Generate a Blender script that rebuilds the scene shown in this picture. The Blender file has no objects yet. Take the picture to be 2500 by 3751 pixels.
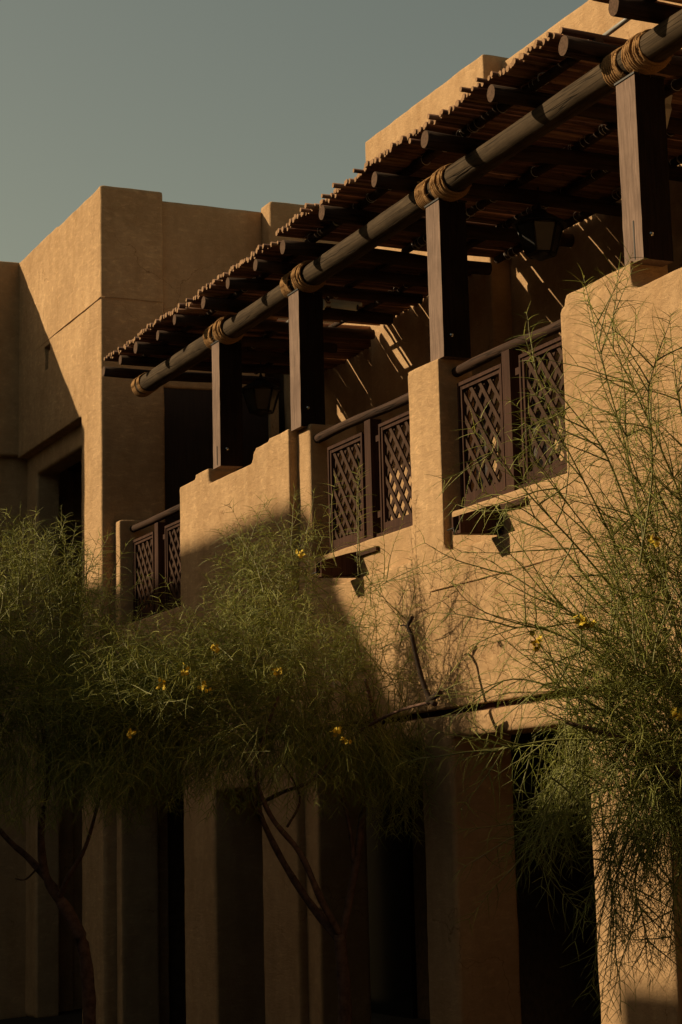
import bpy, bmesh, math, random
from mathutils import Vector, Matrix, Euler, Quaternion
from mathutils.geometry import tessellate_polygon
from math import pi, sin, cos, radians
SC = bpy.context.scene
COL = SC.collection
rnd = random.Random(7)

# ------------------------------------------------------------------ camera
cd = bpy.data.cameras.new('camera'); cam = bpy.data.objects.new('camera', cd); COL.objects.link(cam)
cam.matrix_world = Matrix(((0.59478373, 0.17594846, 0.78439432, 0.0),
                           (0.80081153, -0.04443077, -0.5972661, -6.0),
                           (-0.07023681, 0.98339618, -0.16732826, 1.6),
                           (0, 0, 0, 1)))
cd.sensor_fit = 'VERTICAL'; cd.sensor_height = 36.0; cd.sensor_width = 24.0
cd.lens = 7178.64 / 3751 * 36.0
cd.shift_x = -(3247.57 - 1250) / 3751
cd.shift_y = -(1875.5 - 1567.62) / 3751
cd.clip_start = 0.1; cd.clip_end = 3000
SC.camera = cam
SC.render.resolution_x = 682; SC.render.resolution_y = 1024

# ------------------------------------------------------------------ light
SUN = Vector((0.74, 1.0, -0.66)).normalized()        # direction the light travels
world = bpy.data.worlds.new('World'); SC.world = world; world.use_nodes = True
nt = world.node_tree; bg = nt.nodes['Background']
sky = nt.nodes.new('ShaderNodeTexSky'); sky.sky_type = 'NISHITA'; sky.sun_disc = False
sky.sun_elevation = radians(28); sky.sun_rotation = radians(216.5)
sky.air_density = 1.0; sky.dust_density = 1.2; sky.ozone_density = 1.0
tint = nt.nodes.new('ShaderNodeMix'); tint.data_type = 'RGBA'; tint.blend_type = 'MULTIPLY'
tint.inputs[0].default_value = 1.0; tint.inputs[7].default_value = (1.84, 1.38, 0.77, 1)
nt.links.new(sky.outputs[0], tint.inputs[6]); nt.links.new(tint.outputs[2], bg.inputs[0])
bg.inputs[1].default_value = 0.05
sd = bpy.data.lights.new('sun', 'SUN'); sd.energy = 5.0; sd.angle = radians(0.53); sd.color = (1.0, 0.78, 0.48)
sun = bpy.data.objects.new('sun', sd); COL.objects.link(sun)
sun.rotation_euler = SUN.to_track_quat('-Z', 'Y').to_euler(); sun.location = (-20, -20, 20)
SC.render.engine = 'CYCLES'; SC.cycles.max_bounces = 4; SC.cycles.diffuse_bounces = 2
vs = SC.view_settings; vs.view_transform = 'Standard'; vs.look = 'None'; vs.gamma = 1.0; vs.use_curve_mapping = False
vs.exposure = 0.17

# ------------------------------------------------------------------ materials
def mat(name, rough=0.9, spec=0.25):
    m = bpy.data.materials.new(name); m.use_nodes = True
    b = m.node_tree.nodes['Principled BSDF']
    b.inputs['Roughness'].default_value = rough
    b.inputs['Specular IOR Level'].default_value = spec
    return m, m.node_tree, b
def noise(nt, scale, detail=6, rough=0.6, vec=None, dist=0.0):
    n = nt.nodes.new('ShaderNodeTexNoise'); n.inputs['Scale'].default_value = scale
    n.inputs['Detail'].default_value = detail; n.inputs['Roughness'].default_value = rough
    n.inputs['Distortion'].default_value = dist
    if vec is not None: nt.links.new(vec, n.inputs['Vector'])
    return n.outputs['Fac']
def coords(nt, scale=(1, 1, 1), kind='Object', rot=(0, 0, 0)):
    t = nt.nodes.new('ShaderNodeTexCoord'); m = nt.nodes.new('ShaderNodeMapping')
    m.inputs['Scale'].default_value = scale; m.inputs['Rotation'].default_value = rot
    nt.links.new(t.outputs[kind], m.inputs['Vector']); return m.outputs['Vector']
def ramp(nt, fac, stops):
    r = nt.nodes.new('ShaderNodeValToRGB'); e = r.color_ramp.elements
    while len(e) < len(stops): e.new(0.5)
    for k, (p, c) in enumerate(stops):
        e[k].position = p; e[k].color = (c[0], c[1], c[2], 1)
    nt.links.new(fac, r.inputs[0]); return r.outputs[0]
def math_(nt, op, a, b):
    n = nt.nodes.new('ShaderNodeMath'); n.operation = op
    for k, v in enumerate((a, b)):
        if isinstance(v, (int, float)): n.inputs[k].default_value = v
        else: nt.links.new(v, n.inputs[k])
    return n.outputs[0]
def bump(nt, b, h, strength, dist):
    n = nt.nodes.new('ShaderNodeBump'); n.inputs['Strength'].default_value = strength
    n.inputs['Distance'].default_value = dist
    nt.links.new(h, n.inputs['Height']); nt.links.new(n.outputs[0], b.inputs['Normal'])
def mixc(nt, a, b, f, mode='MULTIPLY'):
    n = nt.nodes.new('ShaderNodeMix'); n.data_type = 'RGBA'; n.blend_type = mode
    if isinstance(f, (int, float)): n.inputs[0].default_value = f
    else: nt.links.new(f, n.inputs[0])
    for s, v in ((6, a), (7, b)):
        if isinstance(v, tuple): n.inputs[s].default_value = (*v, 1)
        else: nt.links.new(v, n.inputs[s])
    return n.outputs[2]

def plaster(name, c1, c2, trowel=0.5, grain=0.5, rot=(0, 0.6, 0)):
    m, nt, b = mat(name, 0.95, 0.1)
    big = noise(nt, 0.9, 5, 0.6, coords(nt))
    c = ramp(nt, big, [(0.3, c1), (0.7, c2)])
    spk = ramp(nt, noise(nt, 45, 4, 0.7, coords(nt)), [(0.25, (0.72, 0.68, 0.62)), (0.42, (1, 1, 1)), (0.75, (1.0, 1.0, 1.0))])
    c = mixc(nt, c, spk, 0.6)
    mid = ramp(nt, noise(nt, 6, 6, 0.65, coords(nt, (1, 1, 0.6))), [(0.3, (0.82, 0.79, 0.75)), (0.6, (1.03, 1.03, 1.03))])
    c = mixc(nt, c, mid, 0.8)
    vo = nt.nodes.new('ShaderNodeTexVoronoi'); vo.feature = 'DISTANCE_TO_EDGE'; vo.inputs['Scale'].default_value = 0.9
    wv = nt.nodes.new('ShaderNodeVectorMath'); wv.operation = 'ADD'; wn = nt.nodes.new('ShaderNodeTexNoise'); wn.inputs['Scale'].default_value = 2.2; wn.inputs['Detail'].default_value = 6
    cc = coords(nt); nt.links.new(cc, wn.inputs['Vector']); nt.links.new(cc, wv.inputs[0]); nt.links.new(wn.outputs['Color'], wv.inputs[1]); nt.links.new(wv.outputs[0], vo.inputs['Vector'])
    crk = ramp(nt, vo.outputs['Distance'], [(0.0, (0.55, 0.5, 0.45)), (0.006, (1, 1, 1))])
    msk = ramp(nt, noise(nt, 0.7, 3, 0.6, coords(nt, (1, 1, 1.3))), [(0.52, (0, 0, 0)), (0.60, (1, 1, 1))])
    c = mixc(nt, c, crk, msk)
    if True:
        dab = ramp(nt, noise(nt, 9, 5, 0.62, coords(nt, (1.0, 1.0, 2.2), rot=(0, 0.7, 0)), 0.8), [(0.42, (0.98, 0.97, 0.96)), (0.58, (1.10, 1.10, 1.09)), (0.68, (1.38, 1.38, 1.36))])
        c = mixc(nt, c, dab, 0.85 if trowel > 0.25 else 0.5)
    run = ramp(nt, noise(nt, 3.5, 4, 0.6, coords(nt, (1.6, 1.6, 0.12))), [(0.35, (0.84, 0.80, 0.74)), (0.55, (1, 1, 1))])
    c = mixc(nt, c, run, 0.4)
    nt.links.new(c, b.inputs['Base Color'])
    st = noise(nt, 7, 5, 0.6, coords(nt, (1.0, 1.0, 2.6), rot=rot), 0.6)
    st = math_(nt, 'MULTIPLY', st, trowel * 2.2)
    f1 = math_(nt, 'MULTIPLY', noise(nt, 55, 6, 0.8, coords(nt)), grain * 0.7)
    f2 = math_(nt, 'MULTIPLY', noise(nt, 2.0, 3, 0.5, coords(nt)), 0.8)
    h = math_(nt, 'ADD', math_(nt, 'ADD', st, f1), f2)
    bump(nt, b, h, 0.9, 0.02)
    return m
def wood(name, dark, light, axis=2, rough=0.75, streak=60, bmp=0.4, spec=0.25, crack=True):
    m, nt, b = mat(name, rough, spec)
    s = [1.0, 1.0, 1.0]; s[axis] = 0.06
    g = noise(nt, streak, 6, 0.65, coords(nt, tuple(s)))
    c = ramp(nt, g, [(0.28, dark), (0.72, light)])
    v = ramp(nt, noise(nt, 2.5, 4, 0.6, coords(nt)), [(0.3, (0.62, 0.60, 0.60)), (0.7, (1.1, 1.1, 1.1))])
    c = mixc(nt, c, v, 0.8)
    h = g
    if crack:
        s2 = [1.0, 1.0, 1.0]; s2[axis] = 0.035
        k = noise(nt, 14, 2, 0.4, coords(nt, tuple(s2)), 0.2)
        kk = ramp(nt, math_(nt, 'ABSOLUTE', math_(nt, 'SUBTRACT', k, 0.5), 0), [(0.0, (0.12, 0.12, 0.12)), (0.012, (1, 1, 1))])
        c = mixc(nt, c, kk, 0.8)
        h = math_(nt, 'ADD', math_(nt, 'MULTIPLY', g, 0.5), kk)
    nt.links.new(c, b.inputs['Base Color']); bump(nt, b, h, bmp, 0.008)
    return m
def plain(name, c, rough=0.8, spec=0.3, metal=0.0, var=0.25, scale=12):
    m, nt, b = mat(name, rough, spec); b.inputs['Metallic'].default_value = metal
    k = ramp(nt, noise(nt, scale, 5, 0.6, coords(nt)), [(0.3, tuple(x * (1 - var) for x in c)), (0.7, tuple(min(1, x * (1 + var)) for x in c))])
    nt.links.new(k, b.inputs['Base Color']); return m

M = {}
M['plaster'] = plaster('ochre_plaster', (0.43, 0.275, 0.148), (0.53, 0.348, 0.192), 0.16, 0.9)
M['trowel'] = plaster('trowelled_plaster', (0.41, 0.262, 0.140), (0.55, 0.362, 0.200), 0.30, 0.9)
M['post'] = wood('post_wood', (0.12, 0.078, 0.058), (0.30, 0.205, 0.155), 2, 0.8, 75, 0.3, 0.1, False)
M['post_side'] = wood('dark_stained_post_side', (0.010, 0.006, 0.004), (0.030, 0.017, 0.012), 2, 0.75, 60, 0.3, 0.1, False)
M['beam'] = wood('weathered_pole', (0.038, 0.026, 0.016), (0.110, 0.078, 0.048), 0, 0.85, 45, 0.6, 0.06)
M['rafter'] = wood('rafter_wood', (0.035, 0.024, 0.018), (0.080, 0.050, 0.034), 1, 0.9, 40, 0.5, 0.06)
M['cane'] = None
M['frame'] = wood('dark_joinery', (0.032, 0.016, 0.010), (0.085, 0.041, 0.027), 2, 0.75, 50, 0.3, 0.06, False)
M['slat'] = wood('lattice_wood', (0.034, 0.018, 0.011), (0.085, 0.047, 0.030), 2, 0.75, 60, 0.3, 0.06, False)
M['rail'] = wood('handrail_wood', (0.030, 0.016, 0.010), (0.080, 0.044, 0.028), 0, 0.8, 40, 0.5, 0.08)
M['end'] = plain('cut_log_end', (0.095, 0.056, 0.036), 0.9, 0.1, 0, 0.35, 60)
M['black_metal'] = plain('black_metal', (0.02, 0.018, 0.016), 0.5, 0.4, 0.4)
M['steel'] = plain('steel', (0.55, 0.53, 0.5), 0.25, 0.5, 1.0)
M['glass_dark'] = plain('dark_glass', (0.008, 0.008, 0.008), 0.15, 0.5)
M['lamp_glass'] = plain('frosted_lamp_glass', (0.035, 0.032, 0.028), 0.35, 0.5)
M['cream'] = plain('cream_metal', (0.75, 0.70, 0.58), 0.5, 0.4, 0, 0.1)
M['grey'] = plain('grey_conduit', (0.22, 0.21, 0.19), 0.5, 0.4, 0, 0.15)
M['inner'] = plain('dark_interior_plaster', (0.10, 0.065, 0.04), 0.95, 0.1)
M['tile'] = plain('sandstone_tile', (0.46, 0.36, 0.25), 0.8, 0.2, 0, 0.1, 5)
M['door'] = wood('door_wood', (0.02, 0.012, 0.009), (0.04, 0.024, 0.018), 2, 0.6, 40, 0.3, 0.3, False)
M['dark_render'] = plain('dark_brown_render', (0.05, 0.04, 0.03), 0.95, 0.1)  # dark tone picked to cut light bounced off the unseen buildings
M['sand'] = plain('dark_paving', (0.05, 0.038, 0.028), 0.95, 0.1, 0, 0.3, 3)
def rope_mat():
    m, nt, b = mat('sisal_rope', 0.95, 0.1)
    c = ramp(nt, noise(nt, 150, 5, 0.7, coords(nt)), [(0.3, (0.20, 0.105, 0.042)), (0.7, (0.47, 0.27, 0.115))])
    nt.links.new(c, b.inputs['Base Color']); bump(nt, b, noise(nt, 260, 4, 0.7, coords(nt)), 0.9, 0.006); return m
M['rope'] = rope_mat()
def cane_mat():
    m, nt, b = mat('cane', 0.7, 0.3)
    at = nt.nodes.new('ShaderNodeAttribute'); at.attribute_name = 'tone'
    base = ramp(nt, at.outputs['Fac'], [(0.0, (0.13, 0.058, 0.034)), (0.5, (0.26, 0.125, 0.070)), (1.0, (0.42, 0.24, 0.14))])
    st = ramp(nt, noise(nt, 45, 5, 0.65, coords(nt, (1, 0.07, 1))), [(0.3, (0.45, 0.42, 0.4)), (0.65, (1.15, 1.15, 1.15))])
    c = mixc(nt, base, st, 0.9)
    kn = ramp(nt, noise(nt, 10, 2, 0.5, coords(nt, (2.2, 0.9, 2.2))), [(0.28, (0.3, 0.25, 0.22)), (0.36, (1, 1, 1))])
    c = mixc(nt, c, kn, 0.8)
    nt.links.new(c, b.inputs['Base Color']); bump(nt, b, noise(nt, 60, 4, 0.6, coords(nt, (1, 0.15, 1))), 0.5, 0.004); return m
M['cane'] = cane_mat()
M['cane_end'] = plain('cut_cane_end', (0.30, 0.18, 0.10), 0.9, 0.1, 0, 0.35, 40)

# ------------------------------------------------------------------ helpers
def link(name, me, material=None, parent=None):
    o = bpy.data.objects.new(name, me); COL.objects.link(o)
    if material is not None:
        for mm in (material if isinstance(material, (list, tuple)) else [material]): me.materials.append(mm)
    if parent is not None: o.parent = parent
    return o
def from_bm(name, bm, material=None, parent=None, smooth=False):
    me = bpy.data.meshes.new(name)
    bmesh.ops.recalc_face_normals(bm, faces=bm.faces)
    bm.to_mesh(me); bm.free()
    if smooth:
        for p in me.polygons: p.use_smooth = True
    return link(name, me, material, parent)
def tag(o, label, cat, group=None, kind=None):
    if label: o['label'] = label
    if cat: o['category'] = cat
    if group: o['group'] = group
    if kind: o['kind'] = kind
    return o
def thing(name, label, cat, group=None, loc=(0, 0, 0)):
    o = bpy.data.objects.new(name, None); COL.objects.link(o); o.location = loc
    o.empty_display_size = 0.2
    return tag(o, label, cat, group)
def add_box(bm, x0, x1, y0, y1, z0, z1, mi=0):
    v = [bm.verts.new(p) for p in ((x0, y0, z0), (x1, y0, z0), (x1, y1, z0), (x0, y1, z0), (x0, y0, z1), (x1, y0, z1), (x1, y1, z1), (x0, y1, z1))]
    fs = []
    for f in ((0, 3, 2, 1), (4, 5, 6, 7), (0, 1, 5, 4), (1, 2, 6, 5), (2, 3, 7, 6), (3, 0, 4, 7)):
        ff = bm.faces.new([v[k] for k in f]); ff.material_index = mi; fs.append(ff)
    return fs
def box(name, x0, x1, y0, y1, z0, z1, material, parent=None, bev=0.0):
    bm = bmesh.new(); add_box(bm, x0, x1, y0, y1, z0, z1)
    if bev: bmesh.ops.bevel(bm, geom=bm.edges[:], offset=bev, segments=2, affect='EDGES', profile=0.6)
    return from_bm(name, bm, material, parent)
def outline(name, pts, y0, y1, material, parent=None, adobe=0.025):
    bm = bmesh.new()
    a = [bm.verts.new((x, y0, z)) for x, z in pts]; b = [bm.verts.new((x, y1, z)) for x, z in pts]
    n = len(pts)
    for t in tessellate_polygon([[Vector((x, z, 0)) for x, z in pts]]):
        bm.faces.new([a[k] for k in t]); bm.faces.new([b[k] for k in t][::-1])
    for k in range(n): bm.faces.new((a[k], b[k], b[(k + 1) % n], a[(k + 1) % n]))
    o = from_bm(name, bm, material, parent)
    if adobe: adobe_mods(o, adobe)
    return o
CLOUD = bpy.data.textures.new('hand_finish', 'CLOUDS'); CLOUD.noise_scale = 0.35; CLOUD.noise_depth = 2
def adobe_mods(o, vox=0.025, amp=0.014):
    r = o.modifiers.new('Remesh', 'REMESH'); r.mode = 'VOXEL'; r.voxel_size = vox; r.use_smooth_shade = True
    s = o.modifiers.new('Smooth', 'SMOOTH'); s.factor = 0.5; s.iterations = 2
    d = o.modifiers.new('Displace', 'DISPLACE'); d.texture = CLOUD; d.strength = amp; d.mid_level = 0.5; d.texture_coords = 'GLOBAL'
def adobe_box(name, x0, x1, y0, y1, z0, z1, material, parent=None, vox=0.025):
    o = box(name, x0, x1, y0, y1, z0, z1, material, parent); adobe_mods(o, vox); return o

def frame_of(d):
    d = d.normalized(); up = Vector((0, 0, 1)) if abs(d.z) < 0.95 else Vector((1, 0, 0))
    u = d.cross(up).normalized(); v = u.cross(d).normalized(); return u, v
def tube(bm, pts, rads, n=8, caps=True, mi=0, capmi=None, tone=None, lay=None):
    rings = []
    for k, p in enumerate(pts):
        d = (pts[min(k + 1, len(pts) - 1)] - pts[max(k - 1, 0)])
        u, v = frame_of(d); r = rads[k] if hasattr(rads, '__len__') else rads
        rings.append([bm.verts.new(p + (u * cos(2 * pi * j / n) + v * sin(2 * pi * j / n)) * r) for j in range(n)])
    fs = []
    for a, b in zip(rings, rings[1:]):
        for j in range(n):
            f = bm.faces.new((a[j], a[(j + 1) % n], b[(j + 1) % n], b[j])); f.material_index = mi; f.smooth = True; fs.append(f)
    if caps:
        for r, rev in ((rings[0], True), (rings[-1], False)):
            f = bm.faces.new(r[::-1] if rev else r); f.material_index = mi if capmi is None else capmi; fs.append(f)
    if tone is not None:
        for f in fs:
            for l in f.loops: l[lay] = (tone, tone, tone, 1)
    return rings
def log(name, p0, p1, r, material, parent, n=14, seg=10, wob=0.006, taper=0.0, endmat=None, seed=0):
    q = random.Random(seed); bm = bmesh.new(); p0 = Vector(p0); p1 = Vector(p1); d = p1 - p0; u, v = frame_of(d)
    ph = [q.uniform(0, 6.28) for _ in range(4)]
    pts = []; rr = []
    for k in range(seg + 1):
        t = k / seg
        pts.append(p0 + d * t + u * wob * sin(ph[0] + 5 * t) + v * wob * sin(ph[1] + 7 * t))
        rr.append(r * (1 - taper * t) * (1 + 0.03 * sin(ph[2] + 17 * t) + 0.02 * sin(ph[3] + 31 * t)))
    rings = tube(bm, pts, rr, n, True, 0, 1 if endmat else None)
    for ring in rings:
        for w in ring:
            w.co += Vector((q.gauss(0, 1), q.gauss(0, 1), q.gauss(0, 1))) * r * 0.012
    return from_bm(name, bm, [material, endmat] if endmat else material, parent)

# ------------------------------------------------------------------ ground
bm = bmesh.new()
vv = [bm.verts.new(p) for p in ((-600, -600, -0.7), (600, -600, -0.7), (600, 600, -0.7), (-600, 600, -0.7))]; bm.faces.new(vv)
g = from_bm('ground', bm, M['sand']); tag(g, None, None, kind='structure')

# ------------------------------------------------------------------ the villa
villa = thing('villa', 'ochre plastered villa with stepped balcony parapets above a row of ground floor piers', 'building')
W = [(-19.47, 2.2), (-19.47, 4.74), (-19.42, 4.765), (-18.98, 4.77), (-18.95, 4.80), (-18.56, 4.80), (-18.56, 4.65), (-17.36, 4.65),
     (-17.34, 4.74), (-17.27, 4.775), (-16.93, 4.775), (-16.90, 4.80), (-16.42, 4.80), (-16.42, 3.34),
     (-13.86, 3.34), (-13.86, 4.76), (-13.80, 4.79), (-13.30, 4.79), (-13.30, 3.34),
     (-11.35, 3.34), (-11.35, 4.70), (-11.28, 4.73), (-11.27, 4.79), (-10.40, 4.80), (-10.40, 4.62), (-9.22, 4.62),
     (-9.2, 4.78), (-8.3, 4.80), (-8.3, 3.34), (-5.0, 3.34), (-5.0, 2.2)]
outline('front_wall', W, 0.0, 0.28, M['trowel'], villa)
G = [(-19.47, -0.75), (-19.47, 2.155), (-5, 2.155), (-5, 1.98), (-8.3, 1.98), (-8.3, -0.75), (-9.2, -0.75), (-9.2, 1.76), (-10.3, 1.76), (-10.3, -0.75),
     (-11.26, -0.75), (-11.26, 1.98), (-13.3, 1.98), (-13.3, -0.75), (-13.84, -0.75), (-13.84, 1.98), (-16.42, 1.98), (-16.42, -0.75),
     (-17.3, -0.75), (-17.3, 1.76), (-18.55, 1.76), (-18.55, -0.75)]
outline('ground_wall', G, 0.004, 0.48, M['plaster'], villa)
box('shadow_gap', -19.45, -5, 0.06, 0.3, 2.14, 2.22, M['frame'], villa)
for x0, x1 in ((-16.40, -13.83), (-13.34, -11.32), (-8.3, -5)):
    adobe_box('sill_wall', x0, x1, 0.055, 0.30, 3.24, 3.625, M['plaster'], villa, 0.02)
adobe_box('pier', -16.46, -16.12, 0.075, 0.5, -0.75, 4.80, M['plaster'], villa, 0.022)
adobe_box('pier', -22.16, -21.97, 0.13, 0.52, -0.75, 4.79, M['plaster'], villa, 0.022)
outline('side_spandrel', [(-21.99, 1.98), (-21.99, 3.63), (-19.44, 3.63), (-19.44, 1.98)], 0.13, 0.45, M['plaster'], villa)
# inside of the balcony
box('balcony_floor', -22.1, -4.9, 0.25, 2.3, 3.05, 3.22, M['tile'], villa)
adobe_box('bay_wall', -18.95, -16.07, 1.80, 3.2, 3.0, 8.41, M['plaster'], villa, 0.03)
adobe_box('back_wall', -16.2, -4.0, 1.99, 3.4, 3.0, 8.36, M['plaster'], villa, 0.035)
adobe_box('back_wall', -22.3, -18.8, 2.1, 3.2, 3.0, 7.2, M['plaster'], villa, 0.035)
adobe_box('corner_turret', -22.32, -21.98, 1.86, 4.2, 6.9, 8.62, M['plaster'], villa, 0.025)
for x0, x1, yb in ((-22.1, -19.3, 2.1), (-17.45, -16.2, 1.80), (-15.95, -15.35, 1.99), (-14.9, -13.5, 1.99), (-12.9, -11.5, 1.99), (-9.9, -8.5, 1.99)):  # leftmost door widened as a dark sheet over deeply shaded wall
    d = box('balcony_door', x0, x1, yb - 0.035, yb + 0.05, 3.22, 5.35, M['door'], villa)
    w = (x1 - x0) / 2
    for k in range(2):
        box('glass_pane', x0 + k * w + 0.07, x0 + (k + 1) * w - 0.07, yb - 0.041, yb - 0.02, 3.5, 5.2, M['glass_dark'], d)
# inside of the ground floor arcade
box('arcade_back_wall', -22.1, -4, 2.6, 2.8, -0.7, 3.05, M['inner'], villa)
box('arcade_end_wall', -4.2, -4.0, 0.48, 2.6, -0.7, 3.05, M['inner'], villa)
box('balcony_end_wall', -4.2, -4.0, 0.3, 2.0, 3.22, 6.4, M['plaster'], villa)
for x0, x1 in ((-15.6, -14.3), (-12.6, -11.9), (-21.3, -20.1)):
    box('arcade_door', x0, x1, 2.55, 2.6, -0.7, 1.9, M['glass_dark'], villa)
# thin control joint below the balcony
log('joint_bead', (-13.55, -0.001, 3.075), (-9.3, -0.001, 3.07), 0.009, M['plaster'], villa, 6, 30, 0.004, seed=3)

# ------------------------------------------------------------------ tower
tower = thing('corner_tower', 'tall ochre plastered corner tower at the left with a deep covered opening', 'tower')
T = [(-25.95, 6.12), (-23.01, 6.12), (-23.01, -0.75), (-22.18, -0.75), (-22.18, 8.64), (-25.95, 8.66)]
tw = outline('tower_wall', T, 0.0, 0.69, M['trowel'], tower)
cut = box('slot_cutter', -24.60, -24.46, -0.1, 0.16, 6.98, 7.24, M['trowel']); cut2 = box('slot_cutter', -24.64, -24.38, -0.1, 0.14, 7.19, 7.27, M['trowel'])
for c in (cut, cut2):
    b = tw.modifiers.new('slot', 'BOOLEAN'); b.object = c; b.operation = 'DIFFERENCE'; b.solver = 'EXACT'
dg = bpy.context.evaluated_depsgraph_get(); me = bpy.data.meshes.new_from_object(tw.evaluated_get(dg), depsgraph=dg)
tw.modifiers.clear(); tw.data = me
bpy.data.objects.remove(cut); bpy.data.objects.remove(cut2)
adobe_box('tower_side_wall', -25.5, -22.25, 0.66, 1.87, 6.35, 8.55, M['plaster'], tower, 0.03)
log('joint_bead', (-25.88, -0.002, 7.33), (-22.19, -0.002, 7.335), 0.007, M['plaster'], tower, 6, 30, 0.006, seed=5)
log('joint_bead', (-22.172, 0.01, 7.335), (-22.172, 0.68, 7.33), 0.004, M['plaster'], tower, 6, 10, 0.003, seed=6)
# reveal, inner lintel and jamb of the tower opening
outline('opening_frame', [(-26.1, -0.7), (-26.1, 6.2), (-22.9, 6.2), (-22.9, 5.86), (-25.55, 5.86), (-25.55, -0.7)], 0.13, 0.40, M['plaster'], tower)
box('opening_back', -27.0, -22.2, 1.9, 2.0, -0.7, 6.3, M['plaster'], tower)
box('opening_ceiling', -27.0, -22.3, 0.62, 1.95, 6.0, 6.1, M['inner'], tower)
box('opening_left_wall', -26.9, -26.12, 0.6, 2.0, -0.7, 6.1, M['plaster'], tower)
box('side_door', -22.32, -22.27, 0.70, 1.9, 3.0, 6.36, M['door'], tower)
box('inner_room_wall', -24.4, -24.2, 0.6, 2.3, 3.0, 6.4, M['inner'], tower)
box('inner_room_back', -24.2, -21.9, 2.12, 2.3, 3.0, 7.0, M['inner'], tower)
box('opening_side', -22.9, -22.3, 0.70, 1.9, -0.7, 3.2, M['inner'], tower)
box('balcony_slab', -26.9, -23.0, 0.4, 1.9, 3.0, 3.3, M['inner'], tower)

wing = thing('side_wing', 'shaded plaster wing projecting forward at the far left edge of the frame', 'building')
adobe_box('upper_wall', -28.5, -25.9, -4.1, 0.05, 6.14, 8.67, M['plaster'], wing, 0.035)
adobe_box('lower_wall', -28.4, -26.02, -4.0, 0.7, -0.75, 6.20, M['plaster'], wing, 0.04)

# ------------------------------------------------------------------ pergola
perg = thing('pergola', 'rustic pergola with rope lashed log beam, dark posts and cane roof above the balcony', 'pergola')
POSTS = [(-10.385, 2), (-13.355, 1), (-16.29, 0), (-18.38, 0)]
for k, (px, flare) in enumerate(POSTS):
    w = 0.12 if k < 3 else 0.105
    bm = bmesh.new(); n = 14
    q = random.Random(40 + k); rings = []
    for j in range(n + 1):
        z = 4.78 + (5.985 - 4.78) * j / n
        e = [q.uniform(-0.0025, 0.0025) for _ in range(4)]
        rings.append([bm.verts.new(p) for p in ((px - w + e[0], 0.02, z), (px + w + e[1], 0.02 + e[2] * .5, z), (px + w + e[1], 0.235, z), (px - w + e[0], 0.235, z))])
    for a, b in zip(rings, rings[1:]):
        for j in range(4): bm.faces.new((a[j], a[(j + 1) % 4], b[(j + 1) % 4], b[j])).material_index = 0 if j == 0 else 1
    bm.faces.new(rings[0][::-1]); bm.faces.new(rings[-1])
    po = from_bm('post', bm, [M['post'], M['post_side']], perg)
    box('cap_plate', px - w - 0.008, px + w + 0.008, 0.012, 0.243, 5.985, 5.997, M['black_metal'], po)
    if k in (0, 3):
        box('slit', px - 0.008 + 0.02, px + 0.004 + 0.02, 0.0165, 0.03, 4.80, 5.05 if k == 0 else 4.98, M['black_metal'], po)
    bm = bmesh.new()
    tube(bm, [Vector((px + w - 0.002, 0.085, 4.945)), Vector((px + w + 0.006, 0.085, 4.945)), Vector((px + w + 0.007, 0.085, 4.945)), Vector((px + w + 0.018, 0.085, 4.945))], [0.016, 0.016, 0.009, 0.007], 8)
    from_bm('bolt', bm, M['steel'], po)
    bm = bmesh.new(); tube(bm, [Vector((px + w - 0.09, 0.07, 5.99)), Vector((px + w - 0.09, 0.07, 6.06))], 0.004, 6)
    from_bm('anchor_rod', bm, M['black_metal'], po)
BZ, BY = 6.115, 0.10
log('main_beam', (-21.0, BY, BZ - 0.035), (-7.5, BY, BZ + 0.02), 0.098, M['beam'], perg, 22, 90, 0.012, 0.0, M['end'], 11)
def beam_z(x): return BZ - 0.035 + 0.055 * (x + 21.0) / 13.5

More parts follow.
